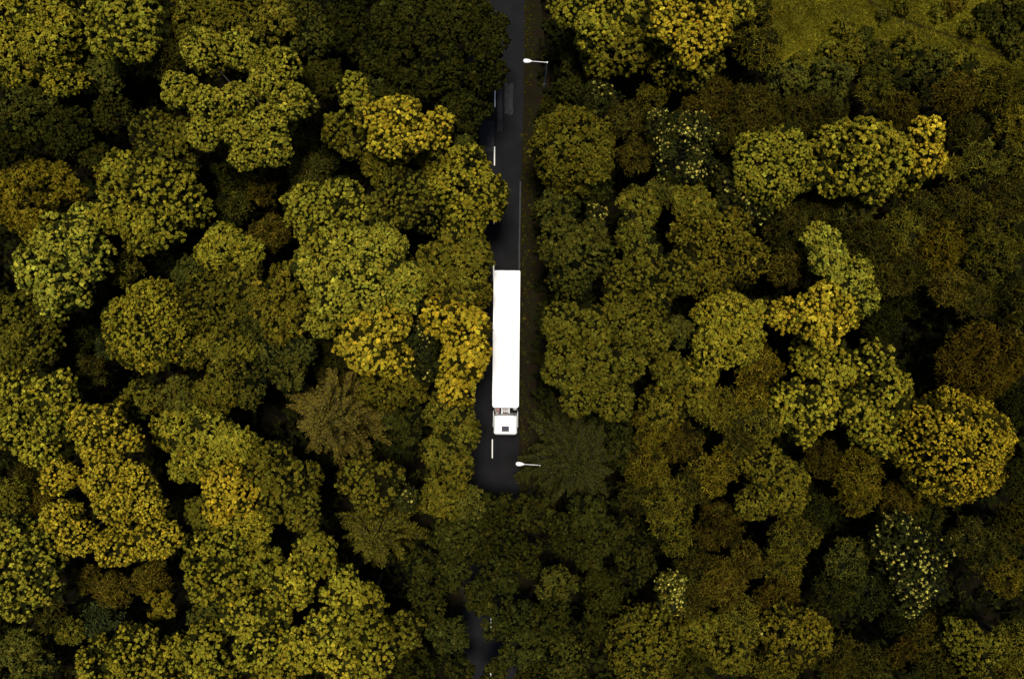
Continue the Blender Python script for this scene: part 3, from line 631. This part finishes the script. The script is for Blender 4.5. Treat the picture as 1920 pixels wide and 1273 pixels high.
# look-alikes: told apart by the landmark each one grows closest to
MARKS = {'lobed yellow-green tree': (455, 190), 'bright golden cluster': (755, 245), 'star-shaped brown conifer': (618, 783), 'sparse brown conifer': (705, 1000), 'dark green conifer': (1088, 868),
 'solitary golden dome tree': (1795, 845), 'large pale-tipped dark tree': (1700, 1060), 'black hollow': (1742, 655), 'small grey-green pale-tipped tree': (752, 928), 'olive-brown tree opposite the lamp': (840, 915), 'opening where the road shows through': (900, 1205), 'dark blue-green tree': (790, 650), 'tufted tree leaning over the lane': (880, 360), 'narrow golden-green tree': (663, 185), 'grey-green fuzzy bush': (192, 1165), 'wide tufted tree by the grey-green bush': (265, 1235), 'street lamp with visible pole': (1020, 120), 'lorry cab': (947, 800), 'trailer doors': (950, 508),
 'round dark olive dome': (1205, 1205), 'three-tiered golden tree': (220, 960), 'gold-edged round dome': (270, 610), 'slender curving tree': (1570, 500), 'long golden tree': (1625, 305), 'round red-brown bush': (1475, 505),
 'ragged yellow-green tree': (120, 485), 'slim tree of pale tips': (1258, 1110), 'big lobed roadside tree': (1130, 675), 'round green verge tree': (1080, 480), 'round olive verge dome': (1075, 290), 'big rust-brown tree': (1835, 670),
 'round bright golden tree': (1300, 45), 'oval dotted tree': (285, 385), 'grass track across the clearing': (1783, 63), 'sunny open grass of the clearing': (1500, 55), 'lamp reaching from the conifer': (975, 870), 'square black gap': (620, 668), 'ragged olive tree of loose sprays': (1830, 1215), 'ochre-edged tree': (65, 365)}
WORD = {'S': 'small-leaved', 'T': 'tufted', 'F': 'feathery', 'M': 'pale-tipped', 'K': 'fine-leaved', 'C': 'conifer'}
HUE = {'gold': 'golden', 'yel': 'yellow-green', 'lime': 'bright green', 'olive': 'olive', 'green': 'deep green', 'dark': 'dark', 'brown': 'rust-brown', 'ochre': 'golden-brown', 'dull': 'dull olive', 'teal': 'blue-green', 'star': 'brown', 'spruce': 'dark green'}
ORD = ['closest', 'second closest', 'third closest', 'fourth closest', 'fifth closest', 'sixth closest', 'seventh closest', 'eighth closest']
taken = set()
cand = []
for i, a in enumerate(REC):
    if not a[4]: continue
    for mk, (mx_, my_) in MARKS.items():
        d = math.hypot(a[2]-mx_, a[3]-my_)
        rank = sum(1 for b in REC if b[0] == a[0] and b[1] == a[1] and math.hypot(b[2]-mx_, b[3]-my_) < d - 1e-6)
        cand.append((rank, d, i, mk))
done = set()
for rank, d, i, mk in sorted(cand):
    if i in done or rank > 7: continue
    a = REC[i]; noun = a[5]['category']
    a[5]['label'] = '%s %s %s %s to the %s' % (HUE[a[1]], WORD[a[0]], noun, ORD[rank], mk); done.add(i)


# ------------------------------------------------------------------ undergrowth, verge grass, meadow grass
def scatter(name, n, box, keep, zfun, size, rings, tint, material, label, cat, patchy=False):
    rng = np.random.default_rng(hash(name) % 1000 if False else len(name)*7 + n % 97)
    X = rng.uniform(box[0], box[1], n); Y = rng.uniform(box[2], box[3], n)
    k = keep(X, Y); X, Y = X[k], Y[k]
    Q = np.stack([X, Y, zfun(rng, X, Y)], 1)
    nn = norm(np.array([[0, 0, 1.0]]) + rng.normal(0, .35, Q.shape))
    V, c = tufts(rng, Q, nn, size*np.exp(rng.normal(0, .3, len(Q))), rings, tint)
    if patchy:                                          # sward of differing greens, patch by patch
        g = lambda q: np.sin(q[..., 0]*.45 + 1.3*np.sin(q[..., 1]*.5)) + np.sin(q[..., 1]*.8 - q[..., 0]*.3) + .6*np.sin(q[..., 0]*1.9 + q[..., 1]*1.3)
        c = c*np.exp(.30*g(V[:, :1, :]))[..., None]
    V[:, :, 2] = np.maximum(V[:, :, 2], .012)
    TRI[0] += 2*len(V)
    return tag(link(name, quad_mesh(name, V, c, material)), label, cat, kind='stuff')
poly = np.array(outline(CLEAR))
def inside(X, Y, P=poly):
    r = np.zeros(len(X), bool); j = len(P) - 1
    for i in range(len(P)):
        cnd = ((P[i, 1] > Y) != (P[j, 1] > Y)) & (X < (P[j, 0]-P[i, 0])*(Y-P[i, 1])/(P[j, 1]-P[i, 1]+1e-9) + P[i, 0])
        r ^= cnd; j = i
    return r
def roadx(X, Y): return X - (AX0[0] + (Y - AX0[1])*A_ROAD)
RED = lambda Y: np.interp(Y, [a for a, _ in RE], [b for _, b in RE])
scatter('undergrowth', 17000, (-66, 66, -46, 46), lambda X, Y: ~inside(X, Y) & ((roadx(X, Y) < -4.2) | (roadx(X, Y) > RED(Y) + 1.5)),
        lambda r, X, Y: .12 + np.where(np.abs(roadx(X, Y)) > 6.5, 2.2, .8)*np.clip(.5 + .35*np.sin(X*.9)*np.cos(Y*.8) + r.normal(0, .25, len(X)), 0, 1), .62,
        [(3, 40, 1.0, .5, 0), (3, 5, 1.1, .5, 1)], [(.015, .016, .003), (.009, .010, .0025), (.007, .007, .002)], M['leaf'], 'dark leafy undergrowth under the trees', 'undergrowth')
scatter('verge_grass', 16000, (-5, 8, -46, 46), lambda X, Y: ((roadx(X, Y) > RED(Y) + .06) & (roadx(X, Y) < RED(Y) + .35 + .9*np.abs(np.sin(Y*.11 + .3)) + .5*np.sin(X*9 + Y*3))) | ((roadx(X, Y) < -3.05) & (roadx(X, Y) > -4.4)),
        lambda r, X, Y: np.full(len(X), .02), .19, [(4, 62, 1.0, .16, 0), (4, 35, 1.1, .16, 1)],
        [(.070, .062, .005), (.036, .034, .004), (.02, .02, .004)], M['grass'], 'short mossy grass on the narrow verge along the road', 'grass')
tc = np.array(outline(tr_c))
def off_track(X, Y):
    d = np.full(len(X), 99.0)
    for a, b in zip(tc, tc[1:]):
        t = np.clip(((X-a[0])*(b[0]-a[0]) + (Y-a[1])*(b[1]-a[1]))/((b-a)@(b-a)), 0, 1)
        d = np.minimum(d, np.hypot(X - a[0] - t*(b[0]-a[0]), Y - a[1] - t*(b[1]-a[1])))
    return d > .17
scatter('meadow_grass', 22000, (25, 62, 27, 41), lambda X, Y: inside(X, Y) & off_track(X, Y),
        lambda r, X, Y: np.full(len(X), .02), .20, [(3, 60, 1.0, .2, 0), (3, 32, 1.1, .2, 1)],
        [(.165, .142, .009), (.10, .088, .007), (.045, .045, .006)], M['grass'], 'rough yellow-green grass of the clearing', 'grass', True)

# ------------------------------------------------------------------ articulated lorry (local -y is the way it drives)
def lorry():
    x, y = at(948.9, 0, 4)[0], 0
    yr = at(0, 508, 4.0)[1]                             # rear doors
    t = empty('articulated_lorry', (at(950.6, 0, 4)[0], yr, 0.0085), -0.0105)
    tag(t, 'long white articulated lorry with box trailer driving on the road', 'lorry')
    # trailer: origin at its rear, runs to y = -13.6
    def rrect(w, y0, y1, r0, r1, n=5):
        P = []
        for cx, cy, r, a0 in ((w-r1, y0+r1, r1, -pi/2), (w-r0, y1-r0, r0, 0), (-w+r0, y1-r0, r0, pi/2), (-w+r1, y0+r1, r1, pi)):
            for k in range(n+1): a = a0 + pi/2*k/n; P.append((cx + r*cos(a), cy + r*sin(a)))
        return P
    b = MB(); b.prism(rrect(1.27, -13.62, 0, .02, .16), 'z', 1.12, 3.97); box = b.build('trailer_box', M['trailer'], t)
    for s in (-1, 1):
        m = MB(); m.box(s*1.295-.028, s*1.295+.028, -13.45, -.02, 3.90, 4.005, .012); m.build('roof_rail', M['white'], box)
        m = MB(); m.box(s*1.29-.024, s*1.29+.024, -13.4, -.04, 1.06, 1.22, .01); m.build('side_rail', M['alu'], box)
        m = MB(); m.box(s*.64-.622, s*.64+.622, .004, .045, 1.2, 3.9, .01); d = m.build('rear_door', M['white'], box)
        for kx in (.25, .5):
            q = MB(); q.tube([(s*kx*1.0+s*.12, .075, 1.15), (s*kx*1.0+s*.12, .075, 3.92)], [.018, .018], 6); q.build('lock_bar', M['alu'], d)
        for yy in (-1.0, -3.4, -5.8, -8.2, -10.6, -12.8):
            m = MB(); m.box(s*1.325-.014, s*1.325+.014, yy-.06, yy+.06, 1.10, 1.16, .005, 1); m.build('side_marker', M['amber'], box)
        m = MB(); m.box(s*.95-.2, s*.95+.2, -.02, .06, .72, .92, .01); m.build('tail_light', M['red'], box)
    for k in range(1, 12):                              # roof bows showing faintly under the sheet
        yy = -k*13.6/12
        m = MB(); m.box(-1.24, 1.24, yy-.025, yy+.025, 3.96, 3.982, .006, 1); m.build('roof_bow', M['trailer'], box)
    m = MB(); m.box(-1.2, 1.2, -.28, -.12, .48, .62, .015); m.build('rear_bumper', M['steel'], t)
    m = MB()
    for s in (-1, 1): m.box(s*.5-.07, s*.5+.07, -13.0, -.1, .86, 1.12, .01)
    for yy in np.arange(-12.5, 0, 1.5): m.box(-.45, .45, yy-.05, yy+.05, .92, 1.08)
    m.build('trailer_chassis', M['steel'], t)
    for s in (-1, 1):
        m = MB(); m.box(s*.7-.08, s*.7+.08, -10.6, -10.44, .12, .98, .01); m.box(s*.7-.16, s*.7+.16, -10.66, -10.38, .0, .1, .01); m.build('landing_leg', M['steel'], t)
        m = MB()
        for zz in (.55, .85): m.box(s*1.22-.015, s*1.22+.015, -9.8, -5.2, zz-.06, zz+.06, .005, 1)
        for yy in (-9.4, -7.5, -5.6): m.box(s*1.19-.015, s*1.19+.012, yy-.04, yy+.04, .5, 1.1)
        m.build('side_guard', M['alu'], t)
    WM = {}
    def wheel(x, y, r=.5, w_=.36):
        key = (r, w_, x > 0)
        if key not in WM:
            s = 1 if x > 0 else -1
            prof = [(r*.56, -w_/2), (r*.88, -w_/2), (r, -w_/2+.05), (r, w_/2-.05), (r*.88, w_/2), (r*.56, w_/2)]
            a = MB().lathe(prof, 'x', 24).build('tyre', M['rubber'])
            rp = [(.02, s*w_*.5-.02*s), (r*.2, s*w_*.5-.02*s), (r*.3, s*w_*.3), (r*.5, s*w_*.34), (r*.57, s*w_*.51), (r*.57, -s*w_*.4)]
            c = MB().lathe(rp, 'x', 20).build('rim', M['alu'])
            WM[key] = (a.data, c.data); bpy.data.objects.remove(a); bpy.data.objects.remove(c)
        e = link('wheel', None, t); e.location = (x, y, r); e.empty_display_size = .2
        link('tyre', WM[key][0], e); link('rim', WM[key][1], e)
    for yy in (-2.1, -3.41, -4.72):
        for s in (-1, 1): wheel(s*1.04, yy, .5, .38)
        m = MB(); m.tube([(-1, yy, .5), (1, yy, .5)], [.07, .07], 8); m.build('axle', M['steel'], t)
    # tractor: cab from y=-14.42 to -16.40
    cy1, cy0 = -14.45, -16.42
    ch = MB()
    for s in (-1, 1): ch.box(s*.42-.05, s*.42+.05, -16.0, -10.9, .70, .98, .01)
    for yy in (-11.2, -12.4, -13.5, -14.2): ch.box(-.37, .37, yy-.06, yy+.06, .75, .93)
    ch.build('tractor_chassis', M['steel'], t)
    for s in (-1, 1):
        wheel(s*1.03, -15.5, .5, .34); wheel(s*.98, -11.85, .5, .55)
        m = MB()
        P = [(-11.85 + .62*cos(a), .5 + .62*sin(a)) for a in np.linspace(.25, pi-.25, 9)]; P2 = [(-11.85 + .58*cos(a), .5 + .58*sin(a)) for a in np.linspace(pi-.25, .25, 9)]
        m.prism(P + P2, 'x', s*.98-.3, s*.98+.3); m.build('mudguard', M['black'], t)
    for yy in (-15.5, -11.85):
        m = MB(); m.tube([(-.95, yy, .5), (.95, yy, .5)], [.07, .07], 8); m.build('axle', M['steel'], t)
    # cab shell: rounded plan stacked through the height, roof corners drawn in
    m = MB(); rings = []
    for z_, ins, fr in ((.50, .03, .0), (.62, .0, .0), (1.02, .0, .0), (2.0, .0, .0), (3.25, .0, .03), (3.48, .02, .06), (3.60, .06, .12), (3.68, .14, .24), (3.715, .26, .42)):
        P = rrect(1.19 - ins, cy0 + fr, cy1 - ins*.6, .10, .24)
        rings.append([m.bm.verts.new((a_, b_, z_)) for a_, b_ in P])
    for A_, B_ in zip(rings, rings[1:]):
        for k in range(len(A_)): m.bm.faces.new((A_[k], A_[(k+1) % len(A_)], B_[(k+1) % len(A_)], B_[k]))
    m.bm.faces.new(rings[0][::-1]); m.bm.faces.new(rings[-1])
    cab = m.build('cab', M['white'], t)
    # roof hatch: frame and tinted lid, near the front of the roof
    hy = cy0 + .66
    m = MB(); m.box(-.37, .37, hy-.27, hy+.27, 3.60, 3.735, .03); hf = m.build('roof_hatch', M['black'], cab)
    m = MB(); m.box(-.32, .32, hy-.20, hy+.23, 3.70, 3.748, .03); m.build('hatch_glass', M['hatch'], hf)
    m = MB(); m.prism([(cy0+.03, 3.16), (cy0+.02, 2.02), (cy0-.022, 2.02), (cy0-.005, 3.16)], 'x', -.94, .94, .01); m.build('windscreen', M['glass'], cab)
    m = MB(); m.box(-.92, .92, cy0-.05, cy0+.05, 3.18, 3.27, .03); m.build('sun_visor', M['glass'], cab)
    m = MB(); m.box(-.92, .92, cy0-.045, cy0+.03, .95, 1.75, .03); m.build('grille', M['black'], cab)
    m = MB(); m.box(-1.17, 1.17, cy0-.07, cy0+.25, .36, .80, .05); m.build('front_bumper', M['white'], cab)
    for s in (-1, 1):
        m = MB(); m.box(s*.88-.2, s*.88+.2, cy0-.095, cy0-.03, .52, .72, .03); m.build('headlight', M['clear'], cab)
        m = MB(); m.box(s*1.205-.014, s*1.205+.014, cy0+.28, cy0+1.15, 2.05, 2.95, .01); m.build('side_window', M['glass'], cab)
        m = MB(); m.box(s*1.215-.02, s*1.215+.02, cy0+.25, cy0+.29, 1.75, 2.9); m.box(s*1.27-.045, s*1.27+.045, cy0+.12, cy0+.28, 1.95, 2.75, .03)
        m.build('mirror', M['black'], cab)
        m = MB(); m.prism([(s*1.235, cy1+.02), (s*1.255, cy1-1.2), (s*1.225, cy1-1.2), (s*1.205, cy1+.02)], 'z', 1.1, 3.25); m.build('side_deflector', M['white'], cab)
        m = MB(); m.prism([(s*1.20, cy1-.05), (s*1.245, cy1-.05), (s*1.235, cy1+.42), (s*1.21, cy1+.42)], 'z', 1.0, 3.35); m.build('rear_fairing', M['white'], cab)
        for k in range(3):
            m = MB(); m.box(s*1.16-.1, s*1.16+.06, cy0+.95, cy0+1.35, .45+.28*k, .49+.28*k, .01, 1); m.build('step', M['steel'], cab)
        for k in range(2):
            m = MB(); m.box(s*(.35+.5*k)-.06, s*(.35+.5*k)+.06, cy0+.04, cy0+.10, 3.36, 3.42, .012, 1); m.build('roof_marker', M['amber'], cab)
    m = MB(); m.prism([(cy1-.06, 3.60), (cy1-.75, 3.735), (cy1-.72, 3.76), (cy1+.02, 3.93), (cy1+.05, 3.89)], 'x', -.86, .86, .01); m.build('roof_spoiler', M['white'], cab)
    # what shows in the gap behind the cab
    m = MB(); m.box(-.36, .36, -14.38, -13.75, 1.0, 1.03); m.build('catwalk', M['alu'], t)
    for i, xx in enumerate((-.38, .0, .38)):
        m = MB(); m.tube([(xx, cy1+.03, 2.5), (xx*.9+.03, cy1+.2, 2.2), (xx*.6, cy1+.35, 2.15), (xx*.5+.05, -13.68, 2.35)], [.03, .03, .03, .03], 7)
        m.build('air_hose', [M['clear'], M['red'], M['clear']][i], t)
    m = MB(); m.box(-.45, -.30, -14.36, -13.72, 2.55, 2.9, .02); m.build('hose_bracket', M['clear'], t)
    m = MB(); m.box(.28, .42, -14.30, -13.72, 2.55, 2.9, .02); m.build('hose_bracket', M['clear'], t)
    m = MB(); m.tube([(-.86, cy1+.18, 1.1), (-.86, cy1+.18, 2.75)], [.16, .16], 12); m.build('air_intake', M['greybox'], t)
    m = MB(); m.box(-1.14, -.62, -14.30, -13.85, 1.05, 1.7, .04); m.build('battery_box', M['greybox'], t)
    m = MB(); m.tube([(-.80, -13.98, 1.70), (-.80, -13.98, 2.2)], [.13, .13], 12); m.build('red_reservoir', M['red'], t)
    m = MB(); m.tube([(.88, cy1+.15, .8), (.88, cy1+.15, 3.3)], [.07, .06], 10); m.build('exhaust_stack', M['steel'], t)
    for s in (-1, 1):
        m = MB(); m.box(s*.95-.24, s*.95+.24, -14.2, -12.75, .42, .98, .10, 3); m.build('fuel_tank', M['alu'], t)
    m = MB(); m.lathe([(.05, 0), (.5, 0), (.52, .04), (.5, .08), (.05, .08)], 'z', 20, 0, -12.1, .98); m.build('fifth_wheel', M['steel'], t)
lorry()

# ------------------------------------------------------------------ street lamps
def street_lamp(px, py, pole_px, label, hh=6.6):
    hx, hy = at(px, py, hh); bx, by = at(*pole_px, hh)
    t = empty('street_lamp', (bx, by, 0.0), 0); tag(t, label, 'street lamp', 'street lamps along the verge')
    m = MB(); m.tube([(0, 0, 0), (0, 0, 1.1), (0, 0, 1.15), (0, 0, hh-.05)], [.085, .085, .058, .045], 12); p = m.build('pole', M['pole'], t)
    m = MB(); m.box(-.075, .075, .07, .10, .35, .85, .006, 1); m.build('service_door', M['pole'], p)
    m = MB(); m.lathe([(.02, hh-.06), (.075, hh-.06), (.08, hh+.02), (.03, hh+.06)], 'z', 12); m.build('pole_cap', M['lamp'], p)
    ax, ay = hx - bx, hy - by
    m = MB(); m.tube([(0, 0, hh-.02), (ax*.4, ay*.4, hh+.03), (ax*.86, ay*.86, hh+.06)], [.034, .032, .030], 8); m.build('arm', M['lamp'], t)
    # lantern: long oval housing, wider towards the road
    L = .78; a = math.atan2(ay, ax)
    st = [(-.45, .05, .05), (-.32, .12, .07), (-.10, .19, .10), (.10, .215, .115), (.26, .19, .105), (.35, .12, .07), (.39, .02, .02)]
    bm = bmesh.new(); rings = []
    for u, wv, hv in st:
        ring = []
        for k in range(16):
            q = 2*pi*k/16; zz = sin(q)*hv; zz = zz if zz > 0 else zz*.45
            ring.append(bm.verts.new((u, cos(q)*wv, zz)))
        rings.append(ring)
    for A, B in zip(rings, rings[1:]):
        for k in range(16): bm.faces.new((A[k], A[(k+1) % 16], B[(k+1) % 16], B[k]))
    bm.faces.new(rings[0][::-1]); bm.faces.new(rings[-1]); bmesh.ops.recalc_face_normals(bm, faces=bm.faces)
    me = bpy.data.meshes.new('lantern'); bm.to_mesh(me); bm.free(); me.materials.append(M['lamp'])
    for f in me.polygons: f.use_smooth = True
    h = link('lantern', me, t); h.location = (ax, ay, hh+.06); h.rotation_euler = (0, 0, a)
    m = MB(); m.lathe([(.02, -.075), (.10, -.075), (.12, -.045), (.12, -.03)], 'z', 14, .06, 0, 0, 1.6, 1.0); m.build('lens', M['clear'], h)
    m = MB(); m.lathe([(.01, .16), (.03, .16), (.035, .10), (.03, .05)], 'z', 10, -.12); m.build('photocell', M['greybox'], h)
street_lamp(988.5, 115.3, (1026, 117.5), 'street lamp with white oval lantern and its pole visible above the verge')
street_lamp(974.5, 869.5, (1012, 872), 'street lamp with white oval lantern reaching out of the dark green conifer')

# ------------------------------------------------------------------ a further belt of wood just outside the picture (the same trees again)
def copy_tree(t, loc, rz, sc):
    r = t.copy(); C.objects.link(r); r.location = loc; r.rotation_euler = (0, 0, rz); r.scale = (sc, sc, sc)
    for ch in t.children:
        c = ch.copy(); C.objects.link(c); c.parent = r
    r['label'] = 'tree of the surrounding wood beyond the edge of the view'; r['group'] = 'wood beyond the view'
    return r
belt_rng = random.Random(11)
src = [a for a in ALL if a[3] > 2.4 and a[4] > 9]
for i in range(64):
    a = 2*pi*i/64
    x, y = 59.0*max(-1, min(1, 1.35*cos(a))), 42.5*max(-1, min(1, 1.35*sin(a)))
    if abs(x) < 6.5 or (x > 22 and y > 30): continue
    s_ = belt_rng.choice(src)
    copy_tree(s_[0], (x + belt_rng.uniform(-1, 1.0), y + belt_rng.uniform(-1, 1), 0), belt_rng.uniform(0, 6.28), belt_rng.uniform(.85, 1.1))
print('leaf triangles', TRI[0], 'trees', tree_no[0])
